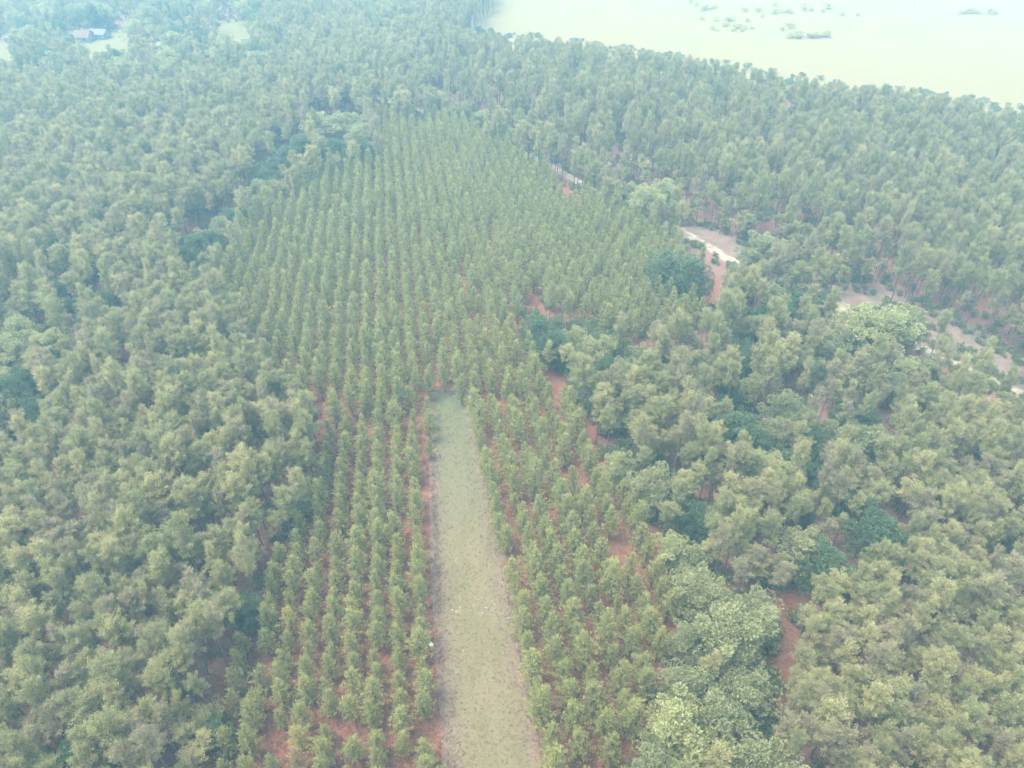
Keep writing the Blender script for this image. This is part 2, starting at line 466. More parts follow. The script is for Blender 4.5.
G = lambda pts: [at(*p) for p in pts]
gme = np_mesh('ground', [(-1500, -1400, 0), (1500, -1400, 0), (1500, 1600, 0), (-1500, 1600, 0)], [(0, 1, 2, 3)], [M['forest_floor']])
ground = link(bpy.data.objects.new('ground', gme)); ground['kind'] = 'structure'

# canopy-level outlines (pixels) of the planted blocks
YU = [(372, 104), (430, 104), (520, 146), (585, 184), (640, 214), (700, 248), (722, 268), (715, 300), (690, 326), (600, 324), (560, 294), (545, 296),
      (520, 316), (530, 345), (556, 382), (462, 394), (430, 394), (322, 418), (300, 395), (262, 362), (240, 318), (205, 275), (240, 225), (275, 190), (330, 162), (372, 150)]
LL = [(325, 412), (433, 394), (442, 560), (455, 768), (458, 1000), (100, 1000), (205, 740), (222, 660), (265, 580), (294, 520), (314, 470)]
RL = [(462, 394), (556, 382), (585, 430), (635, 500), (668, 570), (674, 640), (660, 700), (632, 780), (600, 1000), (575, 1000), (536, 768), (516, 640), (488, 500)]
CORR = [(360, 88), (430, 103), (520, 138), (600, 178), (690, 220), (760, 238), (860, 272), (940, 303), (1040, 362), (1300, 495), (1300, 545), (1024, 404), (940, 364), (840, 320), (760, 287), (690, 252), (600, 207), (520, 164), (420, 120), (360, 104)]
FIELD_TIPS = [(454, 26), (500, 33), (560, 38), (640, 50), (720, 61), (800, 76), (860, 84), (940, 92), (1024, 108), (1300, 160), (1600, 160), (1600, -150), (520, -150), (494, -20)]

sheet_poly('soil', [at(px, py, 3) for px, py in [(372, 100), (430, 100), (520, 146), (640, 216), (722, 268), (715, 305), (690, 330), (600, 345), (600, 440), (650, 500), (685, 570), (690, 650), (660, 720), (600, 900), (100, 1000), (200, 740), (215, 660), (262, 580), (285, 500), (290, 420), (240, 360), (215, 290), (240, 225), (275, 190), (330, 162)]], .004, M['soil'], 1.0)
sheet_poly('soil', [at(px, py, 0) for px, py in [(774, 596), (796, 590), (806, 640), (800, 700), (790, 780), (752, 790), (760, 740), (766, 690)]], .004, M['soil'], 1.0)
field = sheet_poly('field', G([(420, 50), (560, 62), (640, 78), (720, 92), (800, 106), (940, 128), (1024, 142), (1300, 195), (1700, 240), (1600, -110), (620, -110), (495, -40), (470, -8)]), .006, M['field'], 1.2, 6)
strip = ribbon('grass_strip', G([(429, 388), (429, 440), (430, 560), (437, 680), (443, 768), (455, 1000)]), G([(463, 388), (478, 440), (506, 560), (531, 680), (548, 768), (588, 1000)]),
               .012, M['strip'], sand=[(*at(484, 606), 1.3), (*at(456, 611), 1.3), (*at(508, 690), 1.2), (*at(455, 560), 1.2)])
road_c = [(352, 84), (375, 97), (425, 112), (500, 142), (560, 171), (600, 194), (665, 223), (690, 236), (728, 259), (772, 277), (812, 294), (840, 308), (900, 338), (966, 369), (1020, 394), (1300, 520)]
def offset(c, d):
    P = [np.array(p) for p in c]; out = []
    for i, p in enumerate(P):
        t = unit(P[min(i + 1, len(P) - 1)] - P[max(i - 1, 0)]); out.append(p + np.array([-t[1], t[0]]) * d)
    return out
rc_ = G(road_c)
ribbon('road', offset(rc_, 1.9), offset(rc_, -1.9), .016, M['road'], 8, 300)
bank_l = G([(352, 86), (430, 104), (520, 140), (600, 180), (690, 224), (760, 242), (860, 275), (940, 306), (1040, 366), (1300, 498)])
bank_r = G([(352, 90), (425, 114), (520, 153), (600, 196), (690, 238), (760, 274), (840, 310), (940, 358), (1024, 397), (1300, 530)])
ribbon('bare_bank', bank_l, bank_r, .008, M['bank'], 12, 200)
LAWNS = [[(60, 36), (112, 34), (140, 26), (142, 66), (112, 74), (60, 58)], [(220, 24), (252, 20), (254, 42), (222, 46)], [(-40, 44), (12, 42), (16, 60), (-40, 64)], [(240, 52), (296, 56), (294, 66), (240, 62)]]
for lw in LAWNS: sheet_poly('lawn', G(lw), .006, M['lawn'], .8, 4)
def track(c, w, z=.012):
    ribbon('field_track', offset(G(c), w), offset(G(c), -w), z, M['dirt'], 2, 60)
track([(660, 44), (700, 38), (760, 37), (800, 36), (835, 39)], 1.6)
track([(640, -6), (690, 8), (720, 18), (760, 30), (800, 36)], 1.3, .016)
track([(830, 14), (900, 10), (960, 14), (1100, 13)], 1.3)

# ------------------------------------------------------------------ where the photo shows bare ground: no crown may hide it
CLEAR = [
    [(434, 402), (461, 402), (488, 500), (515, 640), (532, 768), (532, 900), (458, 900), (450, 700), (439, 560)],
    [(556, 167), (582, 180), (580, 187), (556, 176)], [(683, 226), (712, 230), (742, 246), (738, 263), (690, 240)], [(766, 272), (780, 278), (778, 282), (766, 277)],
    [(838, 288), (884, 300), (880, 309), (838, 306)], [(872, 282), (905, 301), (905, 306), (870, 290)], [(925, 313), (960, 333), (985, 349), (981, 354), (955, 341), (922, 321)], [(985, 350), (1024, 370), (1024, 382), (1000, 371)], [(1010, 386), (1028, 389), (1028, 399), (1010, 394)], [(962, 366), (972, 366), (972, 371), (962, 371)],
    [(374, 96), (392, 101), (392, 106), (374, 101)], [(416, 109), (424, 112), (422, 116), (414, 113)],
    [(518, 311), (538, 294), (541, 299), (522, 316)], [(606, 444), (622, 445), (630, 456), (612, 452)],
    [(321, 402), (327, 404), (324, 424), (321, 424)],  [(122, 356), (130, 354), (131, 364), (124, 368)],
    [(773, 606), (791, 582), (798, 595), (790, 645), (778, 728), (765, 728), (770, 650)], [(213, 680), (223, 677), (221, 696), (215, 698)],
    [(655, 700), (665, 674), (660, 704), (646, 750), (640, 750)], [(706, 268), (722, 275), (716, 298), (704, 290)],
    [(68, 33), (104, 32), (104, 38), (68, 40)], [(116, 38), (130, 36), (130, 50), (116, 54)], [(226, 27), (248, 25), (248, 38), (228, 40)], [(-10, 46), (10, 45), (10, 54), (-10, 56)],
    [(144, 46), (166, 45), (166, 48), (144, 49)], [(282, 60), (289, 60), (289, 63), (282, 63)], [(9, 37), (13, 37), (13, 40), (9, 40)],
    [(429.5, 642), (432.5, 642), (432.5, 646), (429.5, 646)],
]
def hides(x, y, h, r, polys=CLEAR):
    bad = np.zeros(np.shape(x), bool)
    for fz, fr in ((0, 0), (.3, 0), (.3, .6), (.3, -.6), (.55, .8), (.55, -.8), (.55, 0), (.8, .6), (.8, -.6), (.8, 0), (1, 0)):
        px, py = pix(x + fr * r, y, fz * h)
        for p in polys: bad |= inside(px, py, p)
    return bad

# trees already standing: grid for spacing tests
taken = {}
def free(x, y, d):
    cx, cy = int(x // 4), int(y // 4); n = int(d // 4) + 2
    for i in range(cx - n, cx + n + 1):
        for j in range(cy - n, cy + n + 1):
            for (a, b, c) in taken.get((i, j), ()):
                if (a - x) ** 2 + (b - y) ** 2 < max(d, c) ** 2: return False
    return True
def take(x, y, d=0): taken.setdefault((int(x // 4), int(y // 4)), []).append((x, y, d))

PCT = lambda x, y, z: tuple(float(v) for v in pix(x, y, z))
used_labels = set()
def where(x, y, z):
    px, py = PCT(x, y, z)
    return f'{round(px / W * 100)}% across and {round(py / H_IMG * 100)}% down the photo'
def unique(fmt, x, y, z):
    px, py = PCT(x, y, z)
    for k in (1, .5, .25):
        f = lambda v: ('%g' % (round(v / k) * k))
        s = fmt + f', {f(px / W * 100)}% across, {f(py / H_IMG * 100)}% down the photo'
        if s not in used_labels: break
    used_labels.add(s); return s
def in_frame(x, y, z, m=6):
    px, py = pix(x, y, z); return (px > m) & (px < W - m) & (py > m) & (py < H_IMG - m)

def plant(name, meshes, x, y, s, yaw, label, cat, group, tilt=(0, 0)):
    e = bpy.data.objects.new(name, None); e.empty_display_size = .5
    link(e); e.location = (x, y, 0); e.rotation_euler = (tilt[0], tilt[1], yaw); e.scale = s
    tag(e, label, cat, group)
    t = link(bpy.data.objects.new('trunk', meshes[0]), e); c = link(bpy.data.objects.new('crown', meshes[1]), e)
    return e, t, c

# ------------------------------------------------------------------ broadleaf trees (all of them individuals)
BL = [  # crown centre px, py, crown radius m, kind
    (668, 268, 5.0, 'dark'), (690, 275, 4.6, 'dark'), (655, 272, 3.2, 'mid'), (680, 258, 3.4, 'mid'),
    (540, 332, 4.0, 'dark'), (558, 345, 3.6, 'dark'), (575, 338, 3.0, 'pale'), (590, 352, 3.4, 'mid'), (604, 345, 2.6, 'pale'), (622, 372, 3.2, 'mid'), (605, 372, 3.2, 'dark'), (640, 356, 3.2, 'mid'),
    (618, 466, 3.0, 'pale'), (655, 486, 4.0, 'mid'), (668, 500, 3.5, 'dark'), (672, 548, 3.0, 'pale'), (690, 560, 3.0, 'mid'), (690, 590, 3.6, 'mid'), (716, 600, 3.6, 'mid'),
    (735, 640, 5.4, 'mid'), (715, 640, 3.4, 'dark'), (690, 640, 3.0, 'mid'), (755, 610, 3.8, 'mid'), (683, 690, 3.6, 'mid'), (680, 735, 4.6, 'pale'), (722, 722, 4.2, 'mid'), (700, 765, 3.8, 'mid'), (750, 758, 4.2, 'mid'), (660, 768, 3.6, 'mid'), (740, 690, 4, 'mid'), (790, 790, 4, 'mid'),
    (735, 430, 4.2, 'dark'), (722, 440, 3.4, 'dark'), (755, 440, 3.2, 'dark'), (700, 518, 3.4, 'dark'), (825, 432, 3.0, 'mid'), (815, 440, 3.0, 'dark'), (873, 445, 4.2, 'mid'), (880, 462, 3.2, 'dark'),
    (860, 326, 5.0, 'pale'), (890, 330, 5.4, 'pale'), (905, 322, 4.6, 'mid'), (845, 340, 4.0, 'mid'), (908, 374, 3.6, 'pale'), (893, 385, 3.2, 'mid'), (830, 352, 3.8, 'mid'), (783, 408, 4.0, 'mid'), (820, 372, 3.4, 'mid'),
    (700, 360, 3.0, 'mid'), (745, 362, 3.2, 'dark'), (745, 350, 2.8, 'dark'), (775, 295, 3.0, 'mid'), (798, 300, 2.6, 'dark'), (820, 300, 2.6, 'dark'), (880, 528, 4.4, 'dark'), (830, 565, 4, 'dark'), (800, 545, 4, 'mid'),
    (348, 124, 6.2, 'mid'), (330, 130, 5.6, 'mid'), (362, 136, 5.4, 'mid'), (318, 124, 4.8, 'pale'), (300, 148, 4.6, 'dark'), (285, 158, 4.0, 'dark'), (265, 178, 4.0, 'dark'), (258, 190, 3.4, 'mid'), (245, 205, 3.4, 'dark'), (232, 216, 3.2, 'dark'), (220, 228, 3.4, 'mid'), (210, 240, 3.0, 'dark'), (275, 166, 3.6, 'dark'), (312, 152, 4.0, 'dark'), (335, 150, 4.2, 'dark'), (365, 150, 4.0, 'dark'),
    (196, 245, 3.6, 'dark'), (202, 238, 3.0, 'mid'), (190, 258, 3.2, 'dark'), (262, 172, 3.4, 'dark'),
    (20, 332, 4.0, 'pale'), (10, 345, 3.6, 'pale'), (52, 345, 4.0, 'pale'), (8, 392, 4.2, 'dark'), (4, 410, 3.6, 'mid'), (32, 412, 3.4, 'dark'), (62, 262, 3.0, 'pale'), (56, 290, 3.2, 'dark'), (110, 300, 3.2, 'dark'), (70, 310, 3.4, 'dark'), (25, 380, 3.6, 'dark'),
    (304, 484, 2.4, 'mid'), (288, 505, 3.0, 'dark'), (175, 545, 3.0, 'dark'), (135, 463, 2.6, 'dark'), (205, 720, 2.4, 'mid'), (215, 730, 2.2, 'dark'), (75, 755, 3.4, 'dark'), (245, 610, 2.6, 'dark'), (205, 552, 2.6, 'dark'),
    (645, 200, 4.6, 'pale'), (665, 192, 4.2, 'pale'), (690, 206, 4.0, 'mid'), (630, 192, 3.6, 'mid'), (610, 182, 3.2, 'mid'),
    (765, 248, 4.4, 'mid'), (752, 258, 3.6, 'mid'), (785, 262, 3.8, 'mid'), (800, 272, 3.4, 'mid'), (455, 112, 3.6, 'mid'), (490, 128, 3.4, 'mid'), (440, 100, 3.4, 'pale'), (478, 118, 3.4, 'pale'), (510, 136, 3.4, 'pale'),
]
NLIST = len(BL); BCLEAR = []
# random broadleaf trees: the woods round the houses, the far dark wood, a sprinkle through both stands
def sprinkle(n, poly, rr, kinds, z=8):
    xs = [p[0] for p in poly]; ys = [p[1] for p in poly]
    out = 0; tries = 0
    while out < n and tries < n * 30:
        tries += 1
        # uniform over the ground, not over the picture
        a = at(rng.uniform(min(xs), max(xs)), min(ys) + (max(ys) - min(ys)) * rng.uniform() ** 1.6, z)
        p = pix(a[0], a[1], z)
        if not inside(p[0], p[1], poly): continue
        BL.append((float(p[0]), float(p[1]), rng.uniform(*rr), kinds[rng.integers(len(kinds))])); out += 1
sprinkle(85, [(0, 4), (270, 4), (270, 60), (230, 70), (0, 66)], (3.6, 5.6), ['mid', 'mid', 'dark', 'pale'])
sprinkle(40, [(250, 6), (470, 4), (470, 26), (380, 70), (300, 90), (260, 60)], (3.8, 5.4), ['mid', 'mid', 'dark'])
sprinkle(60, [(620, 380), (760, 300), (960, 380), (1020, 470), (880, 520), (700, 500)], (2.0, 3.3), ['mid', 'dark', 'dark', 'mid', 'pale'])
sprinkle(30, [(0, 160), (240, 120), (180, 260), (60, 400), (0, 420)], (2.6, 3.8), ['mid', 'dark', 'pale'])
adj = {'dark': 'dark green', 'mid': 'blue-green', 'pale': 'pale yellow-green'}
broad_objs = []
for i, (px, py, R, k) in enumerate(BL):
    h = max(5.0, min(13.0, R * 2.55)) * rng.uniform(.92, 1.08)
    if i < NLIST and py > 330: R *= .88
    zc = h * .68
    x, y = at(px, py, zc)
    if hides(np.array([x]), np.array([y]), h, R * .85)[0]: continue
    if not free(x, y, R * .75): continue
    take(x, y, R * .9)
    if i < NLIST and not (px < 330 and py > 440):
        q = R * .6 * 3.9 * (py + 193) / 440; BCLEAR.append([(px + q * math.cos(t_), py - q * .1 + q * .8 * math.sin(t_)) for t_ in np.linspace(0, 5.5, 7)])
    vi = int(rng.integers(3)); sx = R / 3.9
    size = 'large' if R > 4.3 else ('small' if R < 3.0 else 'rounded')
    if py < 70 and px < 280: plc = 'around the houses'
    elif py < 95 and px < 480: plc = 'in the far wood'
    elif px < 330 and py > 200: plc = 'left of the rows'
    elif px < 380: plc = 'behind the rows'
    elif py < 290 and px > 430: plc = 'beside the gravel road' if px < 640 or px > 700 else 'near the gravel road'
    else: plc = 'right of the planted rows'
    vis = in_frame(x, y, zc, -15)
    lab = unique(f'{size} {adj[k]} broadleaf tree {plc}', x, y, zc)
    e, t, c = plant('broadleaf_tree', BROAD[k][vi], x, y, (sx, sx, h / 11.0), rng.uniform(0, 6.28), lab, 'broadleaf tree', 'broadleaf trees scattered among the pines', rng.normal(0, .03, 2))
    broad_objs.append((k, vi, t, c))

# ------------------------------------------------------------------ planted rows of young pines
class Row: pass
def lattice(vpx, origin, rows, dx=3.05, dy=2.75, reach=(-20, 330)):
    """rows towards the vanishing point (vpx, -193); row 0 passes through origin"""
    psi = math.atan((vpx - 512) / (F / CP)); d = np.array([math.sin(psi), math.cos(psi)]); n = np.array([d[1], -d[0]])
    out = []
    for k in rows:
        ph = rng.uniform(0, dy)
        for j in range(int((reach[1] - reach[0]) / dy)):
            p = np.array(origin) + n * dx * k + d * (reach[0] + ph + j * dy) + np.array([rng.normal(0, .11), rng.normal(0, .22)])
            out.append((k, p[0], p[1]))
    return out
young = []     # dicts
def add_block(block, lat, poly, h, hv):
    L = np.array([(a, b, c) for a, b, c in lat])
    px, py = pix(L[:, 1], L[:, 2], np.full(len(L), h * .6))
    keep = inside(px, py, poly)
    hh = h * rng.normal(1, hv, len(L)).clip(.6, 1.3)
    keep &= ~hides(L[:, 1], L[:, 2], h, 1.2)
    keep &= rng.random(len(L)) > .05
    for (k, x, y), hq, kp in zip(L, hh, keep):
        if kp and free(x, y, 1.7):
            young.append(dict(block=block, row=int(k), x=x, y=y, h=hq))
lo = at(448, 700); ro = at(536, 700)
add_block('left', lattice(386, lo, range(-40, 1), 3.05, 2.85, reach=(-40, 130)), LL, 6.4, .13)
add_block('right', lattice(340, ro, range(0, 30), 3.5, 3.2, reach=(-40, 130)), RL, 7.7, .13)
add_block('upper', lattice(372, at(446, 400), range(-60, 80), 3.05, 3.2, reach=(-40, 330)), YU, 8.2, .10)
for t in young: take(t['x'], t['y'], 1.0)
dist = lambda t: math.hypot(t['x'], t['y'], HCAM - 5)
vis = [t for t in young if in_frame(t['x'], t['y'], t['h'] * .7, 3)]
vis.sort(key=dist)
ind = vis[:296]; ids = {id(t) for t in ind}
# ordinals along each row, counted from the bottom of the picture
ORD = 'first second third fourth fifth sixth seventh eighth ninth tenth eleventh twelfth thirteenth fourteenth fifteenth sixteenth seventeenth eighteenth nineteenth twentieth'.split()
def ordw(n):
    if n < 20: return ORD[n]
    tens = {2: 'twenty', 3: 'thirty', 4: 'forty', 5: 'fifty', 6: 'sixty'}
    n += 1
    if n % 10 == 0: return {30: 'thirtieth', 40: 'fortieth', 50: 'fiftieth', 60: 'sixtieth'}.get(n, f'{n}th')
    return tens[n // 10] + '-' + ORD[n % 10 - 1]
byrow = {}
for t in vis: byrow.setdefault((t['block'], t['row']), []).append(t)
rows_l = sorted([k for k in byrow if k[0] == 'left'], key=lambda k: -k[1]); rows_r = sorted([k for k in byrow if k[0] == 'right'], key=lambda k: k[1])
for blk, rows in (('left', rows_l), ('right', rows_r)):
    for ri, key in enumerate(rows):
        for oi_, t in enumerate(sorted(byrow[key], key=lambda t: t['y'])): t['lab'] = (ri, oi_, blk)
YELLOW = [(301, 725), (279, 612), (307, 755), (352, 728), (400, 420), (275, 610)]
BROWN = [(308, 752), (238, 312)]
def nearest(px, py, pool):
    return min(pool, key=lambda t: (lambda q: (q[0] - px) ** 2 + (q[1] - py) ** 2)(PCT(t['x'], t['y'], t['h'] * .7)))
for p in YELLOW[:2]: nearest(*p, ind)['col'] = 'y'
nearest(*BROWN[0], ind)['col'] = 'b'
proto_y = {}
for t in ind:
    vi = int(rng.integers(6)); col = t.get('col')
    ms = YOUNG_Y if col == 'y' else YOUNG_B if col == 'b' else YOUNG[vi]
    look = 'yellowing' if col == 'y' else 'browning' if col == 'b' else ('tall' if t['h'] > 8.9 else 'small' if t['h'] < 6.2 else 'slender' if t['h'] > 7.4 else 'bushy')
    if 'lab' in t:
        r_, o_, blk = t['lab']
        lab = f'{look} young pine, {ordw(r_)} row {blk} of the grass strip, {ordw(o_)} from the photo bottom'
    else:
        lab = unique(f'{look} young pine beyond the grass strip', t['x'], t['y'], t['h'] * .7)
    s = t['h'] / 7.5; w = s * rng.uniform(.86, 1.16) * (1.06 if t['block'] == 'left' else 1.05 if t['block'] == 'right' else .95)
    e, tr, cr = plant('young_pine', ms, t['x'], t['y'], (w, w, s), rng.uniform(0, 6.28), lab, 'young pine', 'young pines planted in rows', rng.normal(0, .025, 2))
    if col is None: proto_y.setdefault(vi, (tr, cr))
rest = [t for t in young if id(t) not in ids]
def scl_of(ts, h0, wv=(.88, 1.05)):
    out = []
    for t in ts:
        s = t['h'] / h0; w = s * rng.uniform(*wv) * t.get('w', 1); out.append((w, w, s))
    return out
src = [proto_y[i] for i in sorted(proto_y)]
scatter('pine_plantation', [(t['x'], t['y'], 0) for t in rest], rng.uniform(0, 6.28, len(rest)), scl_of(rest, 7.5, (.88, 1.05)), rng.integers(0, len(src), len(rest)), src,
        'young pines planted in long straight rows filling the middle of the view', 'young pines')

# ------------------------------------------------------------------ mature pines: left stand, right stand, the tall rows beyond the road
mature = []
cand = []
def try_mature(x, y, h, keep_d, r=1.9): cand.append((x, y, h, keep_d, r))
def settle():
    A = np.array(cand); x, y, h, kd, r = A.T
    cx, cy = pix(x, y, h * .72); bx_, by_ = pix(x, y, np.zeros_like(x)); tx, ty = pix(x, y, h * .97)
    bad = np.zeros(len(x), bool)
    for p, sh in ((YU, 8), (LL, 18), (RL, 0)): bad |= inside(cx - sh, cy, p)
    for p, sh in ((LLg, 20), (RLg, 0)): bad |= inside(bx_ - sh, by_, p)
    for p in LAWNS: bad |= inside(bx_, by_, p)
    bad |= corridor(bx_, by_) | inside(tx, ty, FIELD_TIPS) | hides(x, y, h, r, CLEAR + BCLEAR)
    for i in np.nonzero(~bad)[0]:
        if free(x[i], y[i], kd[i]):
            mature.append(dict(x=x[i], y=y[i], h=h[i], w=r[i] / 1.9)); take(x[i], y[i], 0)
LLg = [(p[0], p[1] + 4) for p in LL]; RLg = [(p[0], p[1] + 4) for p in RL]
SCRUB = [(-40, 66), (130, 72), (270, 74), (300, 96), (200, 114), (0, 116), (-60, 116)]
HOUSES = [(-60, -10), (262, -10), (262, 62), (230, 70), (-60, 66)]
def corridor(px, py):
    dd = road_side(px, py)
    up = np.interp(px, [350, 430, 520, 600, 690, 712, 745, 770, 820, 850, 880, 940, 1024, 1300], [5, 5, 7, 8, 10, 20, 18, 8, 9, 20, 22, 24, 28, 40])
    return (dd < up * .6) & (dd > -2) & (px > 350)
def road_side(px, py):      # positive beyond the road (far right stand)
    xs = [p[0] for p in road_c]; ys = [p[1] for p in road_c]
    return np.interp(px, xs, ys) - py
# far right stand: rows in threes with an open lane
psi = math.radians(11.0); d = np.array([math.sin(psi), math.cos(psi)]); n = np.array([d[1], -d[0]])
for k in range(-70, 190):
    lane = k % 4 == 3
    for j in range(-66, 210):
        p = np.array([-40, 190]) + n * 2.8 * k + d * j * 2.6 + rng.normal(0, .6, 2)
        if p[1] < 120 or p[1] > 620: continue
        b = PCT(p[0], p[1], 0)
        if b[0] < 430 or road_side(*b) < 0: continue
        if rng.random() < (.75 if lane else .08): continue
        eh = 1.0
        if road_side(*b) < 46 and rng.random() < .6: eh = rng.uniform(.35, .7)
        try_mature(p[0], p[1], 15.0 * eh * rng.normal(1, .13), 1.7, 1.5)
# left stand and the stand right of the rows
for k in range(-220, 220):
    for j in range(0, 300):
        x = k * 2.3 + (j % 2) * 1.15 + rng.normal(0, .5); y = 15 + j * 2.05 + rng.normal(0, .5)
        b = PCT(x, y, 0)
        if b[0] < -260 or b[0] > 1290 or y > 640: continue
        if b[0] > 430 and road_side(*b) > 0: continue
        if inside(*b, HOUSES) and rng.random() > .12: continue
        if inside(*b, SCRUB) and rng.random() > .18: continue
        left = b[0] < 400
        br = (b[0] > 760 and b[1] > 560)          # younger stand, lower right
        h = (11.0 if br else 12.5) * rng.normal(1, .14)
        r = (1.45 if br else 1.55) * rng.normal(1, .14)
        if rng.random() < .03: continue
        if rng.random() < .22: h *= rng.uniform(.6, .85); r *= rng.uniform(.75, 1)
        try_mature(x, y, h, 1.3 if br else 1.36, r)
settle()
print('young', len(young), 'mature', len(mature), 'broad', len(broad_objs))
mv = [t for t in mature if in_frame(t['x'], t['y'], t['h'] * .8, 3)]
mv.sort(key=dist)
mi = mv[:296]; ids = {id(t) for t in mi}
proto_m = {}
for t in mi:
    vi = int(rng.integers(8))
    px, py = PCT(t['x'], t['y'], t['h'] * .8)
    stand = 'left stand' if px < 400 else ('lower right stand' if px > 760 and py > 540 else 'right stand')
    look = 'tall' if t['h'] > 13.6 else ('short' if t['h'] < 10.2 else ('broad' if t['w'] > .84 else 'narrow'))
    lab = unique(f'{look} grey-green pine, {stand}', t['x'], t['y'], t['h'] * .8)
    s = t['h'] / 15.0; w = t['w'] * .95 * rng.uniform(.92, 1.1)
    e, tr, cr = plant('mature_pine', MATURE[vi], t['x'], t['y'], (w, w, s), rng.uniform(0, 6.28), lab, 'pine tree', 'tall pines of the surrounding stands', rng.normal(0, .03, 2))
    proto_m.setdefault(vi, (tr, cr))
rest = [t for t in mature if id(t) not in ids]
src = [proto_m[i] for i in sorted(proto_m)]
scatter('pine_forest', [(t['x'], t['y'], 0) for t in rest], rng.uniform(0, 6.28, len(rest)), [(t['w'] * .95 * rng.uniform(.9, 1.12),) * 2 + (t['h'] / 15.0,) for t in rest], rng.integers(0, len(src), len(rest)), src,
        'dense hazy forest of tall pines stretching behind and beside the planted rows', 'pine forest')

# ------------------------------------------------------------------ undergrowth, scrub, grass
shr = [link(bpy.data.objects.new('shrub', shrub_mesh(400 + i, M['leaf_under']))) for i in range(3)]
scs = [link(bpy.data.objects.new('bushy_sapling', shrub_mesh(410 + i, M['leaf_scrub'], 1.5, 3.2, 420, .42, .26))) for i in range(3)]
sp = [at(602, 454), at(648, 515), at(214, 722)]
for i, o in enumerate(shr):
    o.location = (*sp[i], 0); o.scale = (1.5, 1.5, 1.2)
    tag(o, ['low green shrub at the right edge of the planted rows', 'low dark shrub beside the creek line right of the rows', 'low blue-green shrub in the gap left of the rows'][i], 'shrub', 'low shrubs at the edges of the rows')
sp = [at(150, 82), at(60, 84), at(232, 84)]
for i, o in enumerate(scs):
    o.location = (*sp[i], 0)
    tag(o, unique('light green bushy sapling in the scrub before the houses', *sp[i], 2), 'sapling', 'light green saplings in the scrub')
def scatter_pts(n, box, test):
    out = []
    while len(out) < n:
        x = rng.uniform(box[0], box[1], n * 4); y = rng.uniform(box[2], box[3], n * 4)
        px, py = pix(x, y, np.zeros_like(x)); m = test(px, py)
        out += list(zip(x[m], y[m]))
        if not m.any(): break
    return np.array([(a, b, 0) for a, b in out[:n]])
CREEK = [(530, 322), (610, 335), (640, 380), (640, 440), (690, 520), (720, 600), (790, 640), (770, 760), (760, 900), (600, 900), (680, 690), (690, 600), (655, 510), (600, 430), (560, 360)]
nostrip = [(420, 380), (470, 380), (545, 768), (600, 1100), (440, 1100)]
def und(px, py):
    allp = ~inside(px, py, YU) & ~inside(px, py, LL) & ~inside(px, py, RL) & ~inside(px, py, FIELD_TIPS) & ~inside(px, py, nostrip) & ~inside(px, py, CORR) & (px > -200) & (px < 1230)
    for c in CLEAR + LAWNS: allp &= ~inside(px, py, c)
    return allp
A = scatter_pts(7500, (-330, 330, 30, 520), und)
B = scatter_pts(800, (0, 90, 20, 180), lambda px, py: inside(px, py, CREEK) & und(px, py))
Cc = scatter_pts(1500, (-60, 330, 90, 420), lambda px, py: inside(px, py, CORR) & (np.abs(road_side(px, py)) > 3.5))
for c in CLEAR[1:9]:
    if len(Cc): Cc = Cc[~inside(*pix(Cc[:, 0], Cc[:, 1], np.zeros(len(Cc))), c)]
P = np.concatenate([A, B, Cc]); sc_ = rng.uniform(.7, 1.7, len(P)); sc_[len(A):len(A) + len(B)] *= 1.3; sc_[len(A) + len(B):] *= .65
scatter('undergrowth', P, rng.uniform(0, 6.28, len(P)), np.stack([sc_, sc_, sc_ * rng.uniform(.7, 1.2, len(P))], 1), rng.integers(0, 3, len(P)), [[o] for o in shr],
        'low dark green undergrowth beneath and between the pines', 'undergrowth')
P = scatter_pts(1900, (-330, 0, 200, 420), lambda px, py: inside(px, py, SCRUB))
P = P[[not any(inside(*PCT(p[0], p[1], 0), l) for l in LAWNS) for p in P]]
s_ = rng.uniform(.5, 1.5, len(P))
scatter('scrub', P, rng.uniform(0, 6.28, len(P)), np.stack([s_, s_, s_ * rng.uniform(.8, 1.4, len(P))], 1), rng.integers(0, 3, len(P)), [[o] for o in scs],
        'light green sapling scrub in front of the houses at upper left', 'scrub')

# grass tufts on the strip and weeds between the rows
r_ = np.random.default_rng(5)
def grass_pts(n):
    out = []
    sl = [(428, 388), (431, 440), (436, 560), (444, 680), (450, 768), (462, 1000)]; sr = [(466, 388), (478, 440), (502, 560), (526, 680), (542, 768), (580, 1000)]
    for i in range(n):
        a = at(450, r_.uniform(390, 800)); py = r_.uniform(392, 800)
        xl = np.interp(py, [p[1] for p in sl], [p[0] for p in sl]); xr = np.interp(py, [p[1] for p in sr], [p[0] for p in sr])
        u = r_.random() if r_.random() < .5 else r_.choice([r_.beta(1, 9) - .03, 1.03 - r_.beta(1, 9)])
        out.append(at(xl + (xr - xl) * u, py))
    return np.array([(x, y, .012) for x, y in out])
GP = grass_pts(4200)
nb = 5
PP = np.repeat(GP, nb, 0) + np.c_[r_.normal(0, .10, (len(GP) * nb, 2)), np.zeros(len(GP) * nb)]
V, Fc = blades(PP, np.array([0, 0, 1.]) + r_.normal(0, .55, PP.shape) * np.array([1, 1, .2]), .19, .065, r_)
M['grass'] = rough_mat('dry_grass_blades', lambda nt, v: ramp(nt, noise(nt, .5, 3, .6, v), [(.35, (.15, .14, .065)), (.65, (.21, .18, .09))]))
tag(link(bpy.data.objects.new('grass', np_mesh('grass', V, Fc, [M['grass']]))), 'short dry grass growing on the open strip between the rows', 'grass', kind='stuff')

